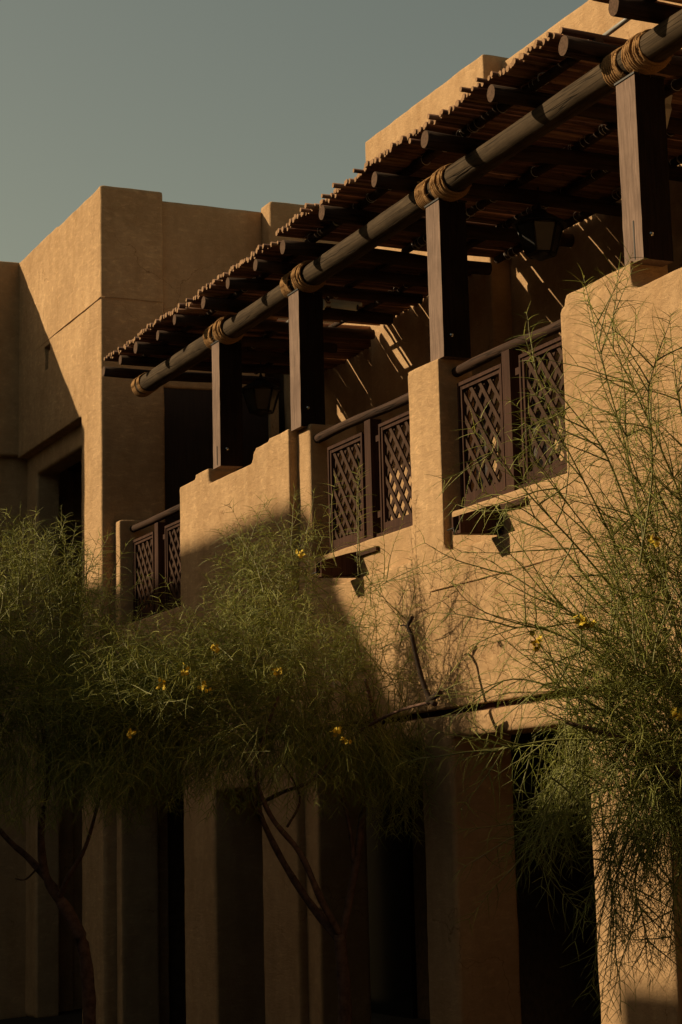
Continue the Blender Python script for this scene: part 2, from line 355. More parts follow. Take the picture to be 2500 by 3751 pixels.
def rope_lobe(bm, x0, x1, r, turns, tilt, ph, rr=0.0075, lay=None):
    n = int(turns * 22); pts = []
    for k in range(n + 1):
        t = k / n; a = 2 * pi * turns * t + ph
        x = x0 + (x1 - x0) * t + tilt * cos(a)
        pts.append(Vector((x, BY + (r + 0.004 * sin(3 * a + ph)) * cos(a), beam_z(x) + (r + 0.003 * sin(2 * a)) * sin(a))))
    tube(bm, pts, rr, 6)
for k, (px, _) in enumerate(POSTS):
    bm = bmesh.new(); q = random.Random(60 + k)
    c = px + 0.02
    u1, u2, u3 = q.uniform(-0.02, 0.02), q.uniform(-0.015, 0.02), q.uniform(-1, 1)
    rope_lobe(bm, c - 0.24 + u1, c - 0.07, 0.108, 8, 0.014 + 0.006 * u3, 0.3, 0.0098)
    rope_lobe(bm, c - 0.225 + u1, c - 0.09 + u2, 0.118, 5.5, 0.020 + 0.008 * u3, 1.3, 0.0098)
    rope_lobe(bm, c + 0.03, c + 0.24 + u2, 0.108, 10, 0.012, 0.3, 0.0098)
    rope_lobe(bm, c + 0.05 + u1, c + 0.225 + u2, 0.119, 8, 0.018 - 0.008 * u3, 2.3, 0.0098)
    rope_lobe(bm, c + 0.09, c + 0.18 + u1, 0.129, 3.5, 0.022, 4.1, 0.0098)
    rope_lobe(bm, c - 0.06, c - 0.02, 0.114, 3, 0.055 + 0.012 * u3, 2.0, 0.011)
    rope_lobe(bm, c + 0.0, c + 0.03, 0.120, 2.5, -0.065 + 0.012 * u3, 0.6, 0.011)
    for _ in range(26):
        a_ = q.uniform(2.2, 6.2); x_ = c + q.uniform(-0.22, 0.23); rr_ = 0.112
        P0 = Vector((x_, BY + rr_ * cos(a_), beam_z(x_) + rr_ * sin(a_))); dd_ = Vector((q.gauss(0, .5), cos(a_), sin(a_) - 0.3)).normalized() * q.uniform(0.03, 0.05)
        tube(bm, [P0, P0 + dd_ * 0.6, P0 + dd_ + Vector((q.gauss(0, .006), 0, -0.008))], [0.0018, 0.0014, 0.0008], 4)
    from_bm('rope_binding', bm, M['rope'], perg)
bm = bmesh.new(); rope_lobe(bm, -21.02, -20.90, 0.107, 9, 0.008, 0.1); rope_lobe(bm, -20.83, -20.74, 0.107, 5, 0.012, 0.1)
from_bm('rope_binding', bm, M['rope'], perg)

S1R = [-21.24, -20.66, -20.0, -19.43, -18.70, -18.0, -17.19, -16.52, -15.87]
S2R = [-14.86, -13.83, -12.78, -11.73, -10.70]
for k, x in enumerate(S1R):
    log('rafter', (x, -0.235 + 0.03 * sin(k * 2.7), 6.272), (x + 0.04 * sin(k * 2.3), 1.66 + 0.08 * sin(k * 1.9) , 6.268), 0.056 + 0.006 * sin(k * 4.1), M['rafter'], perg, 16, 10, 0.008, 0.06, M['end'], 100 + k)
for k, x in enumerate(S2R):
    log('rafter', (x, -0.26 + 0.025 * sin(k * 2.1), 6.282), (x + 0.04 * sin(k * 1.3), 2.02, 6.28), 0.062 + 0.006 * sin(k * 3.3), M['rafter'], perg, 16, 10, 0.01, 0.05, M['end'], 120 + k)
for k, x in enumerate((-10.02, -9.0, -8.1)):
    log('rafter', (x, -0.24, 6.30), (x, 2.02, 6.29), 0.064, M['rafter'], perg, 16, 10, 0.01, 0.05, M['end'], 140 + k)
TIE = M['cream']
def batten(x0, x1, y, z, r, seed, nt_):
    b = log('batten', (x0, y, z), (x1, y + 0.01, z), r, M['rafter'], perg, 10, 40, 0.012, 0.0, M['end'], seed)
    q = random.Random(seed)
    for _ in range(nt_):
        bm = bmesh.new(); x = q.uniform(x0, x1); t = q.uniform(-0.01, 0.01); pts = []
        for j in range(15):
            a = 2 * pi * j / 14
            pts.append(Vector((x + t * cos(a), y + (r + 0.007) * cos(a), z + (r + 0.007) * sin(a))))
        tube(bm, pts, 0.0022, 4, False)
        from_bm('wire_tie', bm, TIE, b)
for y, s in ((0.05, 1), (0.90, 2), (1.36, 3)): batten(-21.1, -16.1, y, 6.345, 0.026, 200 + s, 14)
for y, s in ((0.055, 1), (0.95, 2), (1.41, 3), (1.84, 4)): batten(-16.02, -10.75, y, 6.385, 0.034, 210 + s, 26)
for y, s in ((0.055, 1), (0.95, 2), (1.6, 3)): batten(-10.2, -7.5, y, 6.405, 0.034, 220 + s, 8)

def cane_roof(name, x0, x1, yf0, yf1, yb, z, seed, skips=()):
    q = random.Random(seed); bm = bmesh.new(); lay = bm.loops.layers.color.new('tone')
    x = x0; drift = 0.0
    while x < x1:
        r = q.uniform(0.017, 0.0255)
        t = (x - x0) / (x1 - x0)
        drift = 0.85 * drift + q.gauss(0, 0.006)
        y0 = yf0 + (yf1 - yf0) * t + drift + (q.choice((-0.07, -0.04, 0.03, 0.05)) if q.random() < 0.14 else q.gauss(0, 0.011))
        y1 = yb + q.gauss(0, 0.03)
        for (a, b, yy) in skips:
            if a < x < b: y1 = yy + q.gauss(0, 0.02)
        zz = z + q.uniform(-0.009, 0.009) + 0.010 * sin(x * 3.1 + seed) - 0.02 * (q.random() < 0.04)
        p = [q.uniform(0, 6.28) for _ in range(3)]; amp = q.uniform(0.002, 0.008); sl = q.gauss(0, 0.004)
        n = 9; pts = []; rr = []
        for k in range(n + 1):
            s = k / n
            pts.append(Vector((x + amp * sin(p[0] + 6 * s) + sl * (s - 0.5), y0 + (y1 - y0) * s, zz + 0.5 * amp * sin(p[1] + 9 * s))))
            rr.append(r * (1 + 0.06 * sin(p[2] + 11 * s)))
        tube(bm, pts, rr, 8, True, 0, 1, q.random() ** 1.2, lay)
        g = q.random(); x += 2 * r + (q.uniform(0.016, 0.023) if g < 0.11 else q.uniform(0.002, 0.010) if g < 0.3 else -0.003)
    return from_bm(name, bm, [M['cane'], M['cane_end']], perg)
cane_roof('cane_roof', -21.13, -16.13, -0.235, -0.215, 1.80, 6.388, 5, ((-18.90, -18.62, 0.75), (-21.2, -18.95, 2.12)))
cane_roof('cane_roof', -16.05, -10.78, -0.20, -0.205, 1.96, 6.437, 6)
cane_roof('cane_roof', -10.36, -7.4, -0.20, -0.20, 1.96, 6.47, 8)

# ------------------------------------------------------------------ railings
def lattice(bm, x0, x1, z0, z1, y, w, sp, sgn, th):
    # parallel 45 degree slats clipped to the rectangle
    ln = (z1 - z0) + (x1 - x0); c = -ln
    while c < ln:
        # centre line: z - z0 = sgn*(x-x0) + c  -> clip
        def pt(x): return z0 + (sgn * (x - x0) * 1.12 + c if sgn > 0 else (-(x - x0) * 1.12 + c))
        xs = []
        a, b = x0, x1
        # solve for z limits
        def x_at(z): return x0 + ((z - z0 - c) / (1.12 * sgn))
        lo, hi = sorted((x_at(z0), x_at(z1)))
        a = max(a, lo); b = min(b, hi)
        if b - a > 0.02:
            A = Vector((a, y, pt(a))); B = Vector((b, y, pt(b))); d = (B - A).normalized(); nrm = Vector((-d.z, 0, d.x)) * w / 2
            v = [bm.verts.new(p) for p in (A - nrm, B - nrm, B + nrm, A + nrm)]; v2 = [bm.verts.new(p.co + Vector((0, th, 0))) for p in v]
            bm.faces.new(v); bm.faces.new(v2[::-1])
            for k in range(4): bm.faces.new((v[k], v2[k], v2[(k + 1) % 4], v[(k + 1) % 4]))
        c += sp
def panel(parent, x0, x1, z0, z1, y):
    f = 0.045
    bm = bmesh.new()
    add_box(bm, x0, x0 + f, y - 0.02, y + 0.03, z0, z1); add_box(bm, x1 - f, x1, y - 0.02, y + 0.03, z0, z1)
    add_box(bm, x0 + f, x1 - f, y - 0.018, y + 0.028, z1 - f, z1); add_box(bm, x0 + f, x1 - f, y - 0.018, y + 0.028, z0, z0 + f * 1.5)
    # raised outer moulding
    add_box(bm, x0 - 0.012, x1 + 0.012, y - 0.03, y - 0.016, z1 - 0.014, z1 + 0.012)
    add_box(bm, x0 - 0.012, x0 + 0.012, y - 0.03, y - 0.0205, z0, z1 - 0.015)
    add_box(bm, x1 - 0.012, x1 + 0.012, y - 0.03, y - 0.0205, z0, z1 - 0.015)
    fr = from_bm('panel_frame', bm, M['frame'], parent)
    bm = bmesh.new()
    lattice(bm, x0 + f - 0.01, x1 - f + 0.01, z0 + f, z1 - f + 0.01, y - 0.006, 0.039, 0.172, -1, 0.012)
    lattice(bm, x0 + f - 0.01, x1 - f + 0.01, z0 + f, z1 - f + 0.01, y + 0.0065, 0.039, 0.172, 1, 0.012)
    from_bm('lattice', bm, M['slat'], fr)
def railing(label, xl, xr, y, p1, post, p2, z0, z1, zr, seed):
    t = thing('balcony_railing', label, 'railing', 'lattice railings between the parapets', (0, 0, 0))
    log('handrail', (xl - 0.05, y, zr), (xr + 0.02, y, zr - 0.01), 0.040, M['rail'], t, 14, 16, 0.006, 0, None, seed)
    panel(t, p1[0], p1[1], z0, z1, y)
    panel(t, p2[0], p2[1], z0, z1, y)
    box('middle_post', post[0], post[1], y - 0.05, y + 0.05, z0 - 0.08, z1 + 0.08, M['frame'], t, 0.004)
    box('bottom_rail', xl, xr, y - 0.025, y + 0.025, z0 - 0.055, z0 - 0.003, M['frame'], t, 0.003)
    for zz in (z0 + 0.12, z1 - 0.12): box('bracket', p2[0] - 0.07, p2[0] - 0.013, y - 0.03, y - 0.005, zz, zz + 0.05, M['frame'], t)
railing('lattice railing between the tall middle pier and the large right parapet, behind the tree tips', -13.28, -11.30, 0.15, (-13.235, -12.52), (-12.455, -12.33), (-12.215, -11.40), 3.675, 4.57, 4.685, 1)
railing('lattice railing left of the tall middle pier with sunlit wall showing through its diamonds', -16.10, -13.85, 0.15, (-15.83, -15.10), (-14.985, -14.86), (-14.73, -13.93), 3.675, 4.53, 4.67, 2)
railing('small dark lattice railing beside the corner tower, farthest left of the three', -21.97, -19.45, 0.28, (-21.90, -21.19), (-21.06, -20.94), (-20.76, -19.99), 3.70, 4.54, 4.69, 3)

# ------------------------------------------------------------------ drain spouts
def spout(xl, label):
    t = thing('drain_spout', label, 'spout', 'wooden drain spouts below the balcony', (xl, 0, 3.36))
    w, L, h, th = 0.135, 0.27, 0.125, 0.02
    for s, x in (('side_board', 0), ('side_board', w - th)):
        bm = bmesh.new()
        a = [(-L, 0.0 - 0.01), (0.06, 0.015), (0.06, 0.20), (-0.06, 0.175), (-L, h - 0.01)]
        v = [bm.verts.new((x, y, z)) for y, z in a]; v2 = [bm.verts.new((x + th, y, z)) for y, z in a]
        bm.faces.new(v); bm.faces.new(v2[::-1])
        for k in range(5): bm.faces.new((v[k], v2[k], v2[(k + 1) % 5], v[(k + 1) % 5]))
        from_bm(s, bm, M['frame'], t)
    bm = bmesh.new(); add_box(bm, th, w - th, -L + 0.003, 0.05, -0.008, 0.014); from_bm('bottom_board', bm, M['frame'], t)
    bm = bmesh.new(); add_box(bm, 0.10, 0.52, 0.028, 0.07, 0.150, 0.188); from_bm('header_board', bm, M['frame'], t)
    bm = bmesh.new(); tube(bm, [Vector((-0.05, -L - 0.012, 0.03)), Vector((0.07, -L - 0.012, 0.035))], 0.005, 5); tube(bm, [Vector((0.05, -L - 0.01, 0.03)), Vector((0.07, -L - 0.012, -0.01))], 0.005, 5)
    from_bm('drip_wire', bm, M['black_metal'], t)
spout(-12.56, 'wooden trough spout under the railing right of the middle pier, casting a slanted shadow')
spout(-15.15, 'wooden trough spout half hidden by foliage, left of the middle pier')

# ------------------------------------------------------------------ lanterns, camera, small fittings
def lantern(x, y, ztop, zb, R, label):
    t = thing('hanging_lantern', label, 'lantern', 'lanterns hanging under the pergola', (x, y, zb))
    H = ztop - zb
    def ring(z, r, n=6): return [Vector((r * cos(2 * pi * k / n + 0.3), r * sin(2 * pi * k / n + 0.3), z)) for k in range(n)]
    bm = bmesh.new()                                    # dome roof with finial
    prof = [(R * 1.18, 0.60), (R * 1.12, 0.64), (R * 0.80, 0.72), (R * 0.42, 0.80), (R * 0.30, 0.83), (R * 0.34, 0.85), (R * 0.12, 0.90), (R * 0.05, 1.0)]
    rs = [[bm.verts.new(p) for p in ring(z * H, r, 12)] for r, z in prof]
    for a, b in zip(rs, rs[1:]):
        for k in range(12): bm.faces.new((a[k], a[(k + 1) % 12], b[(k + 1) % 12], b[k]))
    bm.faces.new(rs[0][::-1]); bm.faces.new(rs[-1]); from_bm('roof', bm, M['black_metal'], t)
    lo, hi = ring(0.10 * H, R * 0.62), ring(0.60 * H, R)
    bm = bmesh.new()
    for k in range(6):
        tube(bm, [lo[k], hi[k]], 0.012, 5)
        tube(bm, [lo[k], lo[(k + 1) % 6]], 0.012, 5); tube(bm, [hi[k], hi[(k + 1) % 6]], 0.012, 5)
    tube(bm, [Vector((0, 0, 0)), Vector((0, 0, 0.05 * H)), Vector((0, 0, 0.11 * H))], [R * 0.1, R * 0.35, R * 0.66], 12)
    from_bm('cage', bm, M['black_metal'], t)
    for k in range(6):
        a, b = k, (k + 1) % 6; bm = bmesh.new()
        c = (lo[a] + lo[b] + hi[a] + hi[b]) / 4
        v = [bm.verts.new(c + (p - c) * 0.9) for p in (lo[a], lo[b], hi[b], hi[a])]
        n = Vector((c.x, c.y, 0)).normalized() * 0.006
        v2 = [bm.verts.new(p.co - n) for p in v]; bm.faces.new(v); bm.faces.new(v2[::-1])
        for j in range(4): bm.faces.new((v[j], v2[j], v2[(j + 1) % 4], v[(j + 1) % 4]))
        from_bm('glass_pane', bm, M['lamp_glass'], t)
    bm = bmesh.new(); tube(bm, [Vector((0, 0, 0.97 * H)), Vector((0, 0, 6.35 - zb))], 0.006, 6); from_bm('hanging_rod', bm, M['black_metal'], t)
lantern(-13.72, 1.1, 6.22, 5.74, 0.19, 'dark six sided lantern hanging between the two right posts')
lantern(-20.22, 1.1, 6.13, 5.66, 0.19, 'dim lantern with pale glass hanging left of the second post from the left')

t = thing('security_camera', 'white bullet security camera fixed behind the third post from the right', 'camera', None, (-16.2, 0.24, 5.88))
bm = bmesh.new(); tube(bm, [Vector((0, -0.002, 0)), Vector((0, 0.015, 0))], 0.05, 16); tube(bm, [Vector((0, 0.015, 0)), Vector((0, 0.03, 0))], 0.03, 12); from_bm('mount_plate', bm, M['cream'], t)
bm = bmesh.new(); tube(bm, [Vector((0, 0.02, 0)), Vector((0.0, 0.07, 0.0)), Vector((0.02, 0.10, 0.01))], 0.012, 8); from_bm('arm', bm, M['cream'], t)
bm = bmesh.new(); A = Vector((0.0, 0.085, 0.012)); B = Vector((0.13, 0.27, -0.03)); tube(bm, [A, A + (B - A) * 0.02, A + (B - A) * 0.96, B], [0.026, 0.036, 0.038, 0.036], 16); from_bm('housing', bm, M['cream'], t)
bm = bmesh.new(); D = (B - A).normalized(); tube(bm, [B - D * 0.004, B + D * 0.002], 0.028, 16); from_bm('lens', bm, M['black_metal'], t)
bm = bmesh.new(); u, v = frame_of(B - A); C2 = [A - D * 0.01, B + D * 0.03]
for k in range(2): pass
rr = []
for p in C2: rr.append([bm.verts.new(p + (u * cos(a) + v * sin(a)) * 0.043) for a in [radians(20 + 20 * j) for j in range(8)]])
for j in range(7): bm.faces.new((rr[0][j], rr[0][j + 1], rr[1][j + 1], rr[1][j]))
so = from_bm('sun_shield', bm, M['cream'], t); so.modifiers.new('Solidify', 'SOLIDIFY').thickness = 0.003

bm = bmesh.new(); pts = [(-11.63, 6.42), (-11.50, 6.40), (-11.53, 6.34), (-11.52, 6.30), (-11.61, 6.17), (-11.65, 6.2)]
a = [bm.verts.new((x, 1.0, z)) for x, z in pts]; b = [bm.verts.new((x, 1.05, z)) for x, z in pts]
bm.faces.new(a); bm.faces.new(b[::-1])
for k in range(6): bm.faces.new((a[k], b[k], b[(k + 1) % 6], a[(k + 1) % 6]))
o = from_bm('cut_bracket', bm, M['cream']); tag(o, 'pale tan wedge shaped bracket just behind the rightmost post, under the cane roof', 'bracket')

bm = bmesh.new(); tube(bm, [Vector((-11.1, 0.20, 6.497)), Vector((-10.4, 0.20, 6.515))], 0.017, 10)
o = from_bm('conduit_pipe', bm, M['grey']); tag(o, 'thin grey pipe tied across the gap between the cane roofs at upper right', 'pipe')

# ------------------------------------------------------------------ trees (thin drooping feathery leaves)
CR = Vector((0.59478373, 0.80081153, -0.07023681)); CU = Vector((0.17594846, -0.04443077, 0.98339618)); CF = -Vector((0.78439432, -0.5972661, -0.16732826))
def at(x, y, depth):          # a point of the court seen at a pixel of the 1568 px wide view, at a real depth in metres
    sx = (x / 0.6272 - 3247.57) / 7178.64; sy = -(y / 0.6272 - 1567.62) / 7178.64
    return Vector((0, -6, 1.6)) + (CR * sx + CU * sy + CF) * depth
def atY(x, y, Y):
    p0 = Vector((0, -6, 1.6)); r = at(x, y, 1.0) - p0
    return p0 + r * ((Y + 6) / r.y)
def foliage_mat(name, c0, c1, c2):
    m, nt, b = mat(name, 0.55, 0.3)
    a = nt.nodes.new('ShaderNodeAttribute'); a.attribute_name = 'tone'
    c = ramp(nt, a.outputs['Fac'], [(0.0, c0), (0.5, c1), (1.0, c2)])
    nt.links.new(c, b.inputs['Base Color']); return m
M['leaf'] = foliage_mat('feathery_leaf', (0.12, 0.145, 0.022), (0.27, 0.29, 0.045), (0.46, 0.44, 0.11))
M['stem'] = plain('green_stem', (0.20, 0.19, 0.055), 0.6, 0.3, 0, 0.3, 8)
M['bark'] = plain('reddish_bark', (0.14, 0.082, 0.060), 0.9, 0.1, 0, 0.45, 22)
M['dead'] = plain('dead_bark', (0.035, 0.024, 0.018), 0.95, 0.05, 0, 0.4, 40)
M['petal'] = plain('yellow_petal', (0.62, 0.44, 0.05), 0.7, 0.1, 0, 0.2, 60)

class Foliage:
    def __init__(s): s.v = []; s.f = []; s.t = []; s.m = []
    def strand(s, p, d, L, r, droop, q, n=5, tone=0.5, mi=0, leaflets=0, curl=0.0):
        p = p.copy(); d = d.normalized(); u, v = frame_of(d); base = len(s.v); step = L / n; pts = [p.copy()]
        side = u * curl
        for k in range(n):
            d = (d + Vector((0, 0, -droop)) * step + side * step).normalized(); p = p + d * step; pts.append(p.copy())
        for k, c in enumerate(pts):
            rr = r * (1 - 0.75 * k / n)
            for j in range(3):
                a = 2.094 * j; s.v.append(c + (u * cos(a) + v * sin(a)) * rr)
        for k in range(n):
            for j in range(3):
                a = base + 3 * k; s.f.append((a + j, a + (j + 1) % 3, a + 3 + (j + 1) % 3, a + 3 + j)); s.t.append(tone); s.m.append(mi)
        if leaflets:
            m = int(L / 0.011)
            for k in range(2, m):
                t = k / m * n; i = min(int(t), n - 1); c = pts[i].lerp(pts[i + 1], t - i); dd = (pts[i + 1] - pts[i]).normalized()
                w = (u if k % 2 else -u) * leaflets * (1 - 0.5 * k / m)
                b = len(s.v); s.v += [c - dd * 0.0015, c + dd * 0.0015, c + w + dd * leaflets * 0.7 + Vector((0, 0, -0.001))]
                s.f.append((b, b + 1, b + 2)); s.t.append(tone); s.m.append(mi)
        return pts
    def sprig(s, p, d, L, q, leafL=0.20, lr=0.0022, sr=0.004, up=0.25, gap=0.034, leaflets=0, wander=0.35, path=None):
        n = max(6, int(L / gap)); d = d.normalized(); pts = [p.copy()]; step = L / n
        if path: pts = path; n = len(pts) - 1
        else:
            w = Vector((q.gauss(0, 1), q.gauss(0, 1), q.gauss(0, 1))) * wander
            for k in range(n):
                d = (d + (w + Vector((0, 0, up)) + Vector((q.gauss(0, 1), q.gauss(0, 1), q.gauss(0, 1))) * 1.6) * step).normalized(); pts.append(pts[-1] + d * step)
        b = len(s.v)
        for k, c in enumerate(pts):
            dd = (pts[min(k + 1, n)] - pts[max(k - 1, 0)]); u, v = frame_of(dd); rr = sr * (1 - 0.72 * k / n)
            for j in range(4): s.v.append(c + (u * cos(1.571 * j) + v * sin(1.571 * j)) * rr)
        for k in range(n):
            for j in range(4): s.f.append((b + 4 * k + j, b + 4 * k + (j + 1) % 4, b + 4 * k + 4 + (j + 1) % 4, b + 4 * k + 4 + j)); s.t.append(0.3); s.m.append(1)
        ang = q.uniform(0, 6.28)
        for k in range(1, n + 1):
            t = k / n
            if q.random() < 0.12: continue
            dd = (pts[k] - pts[k - 1]).normalized(); u, v = frame_of(dd); ang += 2.4 + q.gauss(0, 0.5)
            for rep in range(1 if t < 0.85 else 2):
                a = ang + rep * 2.6
                out = (u * cos(a) + v * sin(a)); ld = (dd * q.uniform(0.5, 1.1) + out).normalized()
                LL = leafL * q.uniform(0.6, 1.15) * (1.0 - 0.62 * max(0, t - 0.45) / 0.55)
                s.strand(pts[k], ld, LL, lr, q.uniform(1.5, 6.5), q, 5, min(1, max(0, q.gauss(0.5, 0.27))), 0, leaflets, q.gauss(0, 4.5))
        return pts
    def mass(s, c, rx, ry, rz, n, hub, q, Ls=(0.35, 0.7), up=0.3, **kw):
        for _ in range(n):
            while True:
                a, b, e = q.uniform(-1, 1), q.uniform(-1, 1), q.uniform(-1, 1)
                if a * a + b * b + e * e < 1: break
            p = c + CR * a * rx + CU * b * ry + CF * e * rz
            d = (p - hub).normalized() + Vector((q.gauss(0, 1), q.gauss(0, 1), q.gauss(0, 1))) * 0.45
            L = q.uniform(*Ls); s.sprig(p - d.normalized() * L * 0.5, d, L, q, up=up, **kw)
    def build(s, name, parent):
        me = bpy.data.meshes.new(name); me.from_pydata(s.v, [], s.f); me.update()
        at_ = me.attributes.new('tone', 'FLOAT', 'FACE'); at_.data.foreach_set('value', s.t)
        me.materials.append(M['leaf']); me.materials.append(M['stem'])
        me.polygons.foreach_set('material_index', s.m); me.polygons.foreach_set('use_smooth', [True] * len(s.f))
        o = bpy.data.objects.new(name, me); COL.objects.link(o); o.parent = parent; return o
def smooth_path(P, n=5):
    out = []
    for k in range(len(P) - 1):
        p0 = P[max(k - 1, 0)]; p1 = P[k]; p2 = P[k + 1]; p3 = P[min(k + 2, len(P) - 1)]
        for j in range(n):
            t = j / n; out.append(0.5 * ((2 * p1) + (p2 - p0) * t + (2 * p0 - 5 * p1 + 4 * p2 - p3) * t * t + (3 * p1 - p0 - 3 * p2 + p3) * t ** 3))
    out.append(P[-1]); return out
def branch_bm(bm, P, r0, r1, n=10):
    pts = smooth_path(P, 5); m = len(pts) - 1; r0 *= 0.85; r1 *= 0.85
    tube(bm, pts, [(r0 + (r1 - r0) * (k / m)) * (1 + 0.07 * sin(k * 1.7 + r0 * 900)) for k in range(m + 1)], n)
def flower(parent, c, q, size=0.05):
    bm = bmesh.new()
    for _ in range(11):
        o = c + Vector((q.gauss(0, 1), q.gauss(0, 1), q.gauss(0, 1))) * size * 0.5; w = q.uniform(0, 6.28); ax = Vector((q.gauss(0, 1), q.gauss(0, 1), q.gauss(0, 1))).normalized(); u, v = frame_of(ax)
        for k in range(5):
            a = w + 1.257 * k; t = (u * cos(a) + v * sin(a)); e = ax.cross(t); r = 0.013
            bm.faces.new([bm.verts.new(p) for p in (o, o + t * r * 0.7 + e * r * 0.5 + ax * 0.003, o + t * r * 1.3 + ax * 0.005, o + t * r * 0.7 - e * r * 0.5 + ax * 0.003)])
    bmesh.ops.remove_doubles(bm, verts=bm.verts, dist=0.0001)
    me = bpy.data.meshes.new('flower_cluster'); bm.to_mesh(me); bm.free(); return link('flower_cluster', me, M['petal'], parent)

# --- middle tree
DM = 14.15
tm = thing('feathery_tree', 'fine leaved tree in the middle, its crown rising in front of the balcony wall', 'tree', 'row of feathery trees along the villa', (at(795, 2420, DM).x, at(795, 2420, DM).y, -0.7))
def kid(o, t):
    o.parent = t; o.matrix_parent_inverse = Matrix.Translation(-t.location); return o
def A(D, *pts): return [at(x, y, D + dz) for x, y, dz in pts]
bm = bmesh.new()
branch_bm(bm, [Vector((at(795, 2420, DM).x, at(795, 2420, DM).y, -0.75))] + A(DM, (794, 2353, 0), (790, 2250, 0), (780, 2145, 0)), 0.062, 0.050, 12)
branch_bm(bm, A(DM, (780, 2160, 0), (705, 2065, .05), (640, 1960, .05), (590, 1850, .1), (560, 1740, .1), (500, 1640, .1)), 0.036, 0.012)
branch_bm(bm, A(DM, (782, 2150, 0), (735, 2060, -.1), (690, 1960, -.1), (620, 1870, -.15), (590, 1760, -.2), (640, 1600, -.2)), 0.032, 0.012)
branch_bm(bm, A(DM, (785, 2160, 0), (822, 1965, .1), (835, 1850, .1), (870, 1720, .1), (840, 1560, .1)), 0.036, 0.014)
branch_bm(bm, A(DM, (815, 1990, .1), (800, 1880, .1), (760, 1750, .3), (700, 1550, .5)), 0.022, 0.010)
branch_bm(bm, A(DM, (590, 1850, .1), (650, 1820, .0), (720, 1790, -.2)) + [atY(800, 1700, -0.55), atY(900, 1640, -0.42), atY(1000, 1610, -0.36)], 0.018, 0.011)
branch_bm(bm, A(DM, (660, 1900, -.1), (690, 1830, -.1), (640, 1740, -.2)), 0.012, 0.006)
kid(from_bm('trunk', bm, M['bark']), tm)
bm = bmesh.new()
branch_bm(bm, [atY(1000, 1618, -.36), atY(985, 1600, -.36), atY(972, 1566, -.36), atY(962, 1530, -.36), atY(953, 1492, -.36), atY(947, 1462, -.36), atY(938, 1440, -.36), atY(948, 1418, -.36)], 0.023, 0.015, 8)
branch_bm(bm, [atY(941, 1448, -.36), atY(931, 1437, -.36), atY(921, 1438, -.36)], 0.012, 0.006, 6)
branch_bm(bm, [atY(985, 1612, -.36), atY(1000, 1600, -.36), atY(1012, 1592, -.36)], 0.028, 0.022, 8)
kid(from_bm('dead_branch', bm, M['dead']), tm)
F = Foliage(); q = random.Random(21); hub = at(770, 1850, DM)
kw = dict(leafL=0.26, lr=0.0023)
F.mass(at(625, 1420, DM + 0.6), 0.46, 0.72, 0.26, 165, hub + CF * 0.5, q, **kw)
F.mass(at(590, 1560, DM), 0.95, 0.42, 0.45, 230, hub, q, up=0.0, **kw)
F.mass(atY(880, 1470, -0.4), 0.34, 0.50, 0.15, 30, atY(800, 1800, -0.4), q, **kw)
F.mass(at(620, 1710, DM), 1.05, 0.26, 0.45, 220, at(740, 1450, DM), q, up=-1.2, **kw)
F.mass(atY(900, 1740, -0.26), 0.30, 0.32, 0.10, 75, atY(850, 1450, -0.3), q, up=-1.2, **kw)
F.mass(at(370, 1570, DM), 0.66, 0.34, 0.45, 190, hub, q, up=0.0, **kw)
F.mass(at(330, 1730, DM), 0.60, 0.22, 0.45, 100, at(420, 1500, DM), q, up=-1.2, **kw)
for (a, b) in [((690, 1300), (640, 1115)), ((610, 1360), (550, 1195)), ((760, 1300), (690, 1110)), ((820, 1320), (800, 1070)), ((850, 1360), (985, 1215)), ((950, 1500), (1030, 1300)),
               ((1000, 1600), (1112, 1425)), ((560, 1420), (470, 1330)), ((700, 1260), (745, 1140)), ((470, 1480), (372, 1345)), ((880, 1330), (905, 1190)), ((520, 1450), (440, 1400)), ((420, 1500), (290, 1420)), ((380, 1560), (250, 1480))]:
    for rep in range(2):
        a0 = at(a[0] + q.uniform(-15, 15), a[1], DM + q.uniform(-.3, .2)); b0 = at(b[0] + 25 * rep * q.uniform(-1, 1), b[1] + 35 * rep, DM + q.uniform(-.3, .2))
        if b[0] > 780:
            yy = q.uniform(-0.45, -0.2); a0 = atY(a[0] + q.uniform(-15, 15), a[1], yy); b0 = atY(b[0] + 25 * rep * q.uniform(-1, 1), b[1] + 35 * rep, yy)
        F.sprig(a0, b0 - a0, (b0 - a0).length, q, up=0.0, wander=0.2, leafL=0.22)
kid(F.build('crown', None), tm)
for x, y in ((690, 1275), (497, 1490), (425, 1545), (375, 1572), (775, 1680), (795, 1700), (300, 1685), (470, 1575), (640, 1540)): kid(flower(None, at(x, y, DM - 0.55), q, 0.035), tm)

# --- left tree
DL = 14.5
tl = thing('feathery_tree', 'fine leaved tree at the far left with a bent reddish trunk', 'tree', 'row of feathery trees along the villa', (at(206, 2420, DL).x, at(206, 2420, DL).y, -0.7))
bm = bmesh.new()
branch_bm(bm, [Vector((at(206, 2420, DL).x, at(206, 2420, DL).y, -0.75))] + A(DL, (206, 2353, 0), (202, 2250, 0), (185, 2150, 0), (140, 2070, 0)), 0.060, 0.048, 12)
branch_bm(bm, A(DL, (150, 2085, 0), (105, 2010, 0), (95, 1900, 0), (112, 1780, 0), (90, 1600, 0)), 0.044, 0.014)
branch_bm(bm, A(DL, (125, 2040, 0), (70, 1975, .1), (20, 1930, .1), (-40, 1860, .1)), 0.034, 0.016)
branch_bm(bm, A(DL, (135, 2065, 0), (160, 2010, -.1), (195, 1950, -.1), (222, 1860, -.1), (260, 1700, -.1)), 0.024, 0.010)
branch_bm(bm, A(DL, (90, 1990, 0), (60, 2020, .1), (35, 2018, .1)), 0.010, 0.006)
kid(from_bm('trunk', bm, M['bark']), tl)
F = Foliage(); q = random.Random(33); hub = at(120, 1850, DL)
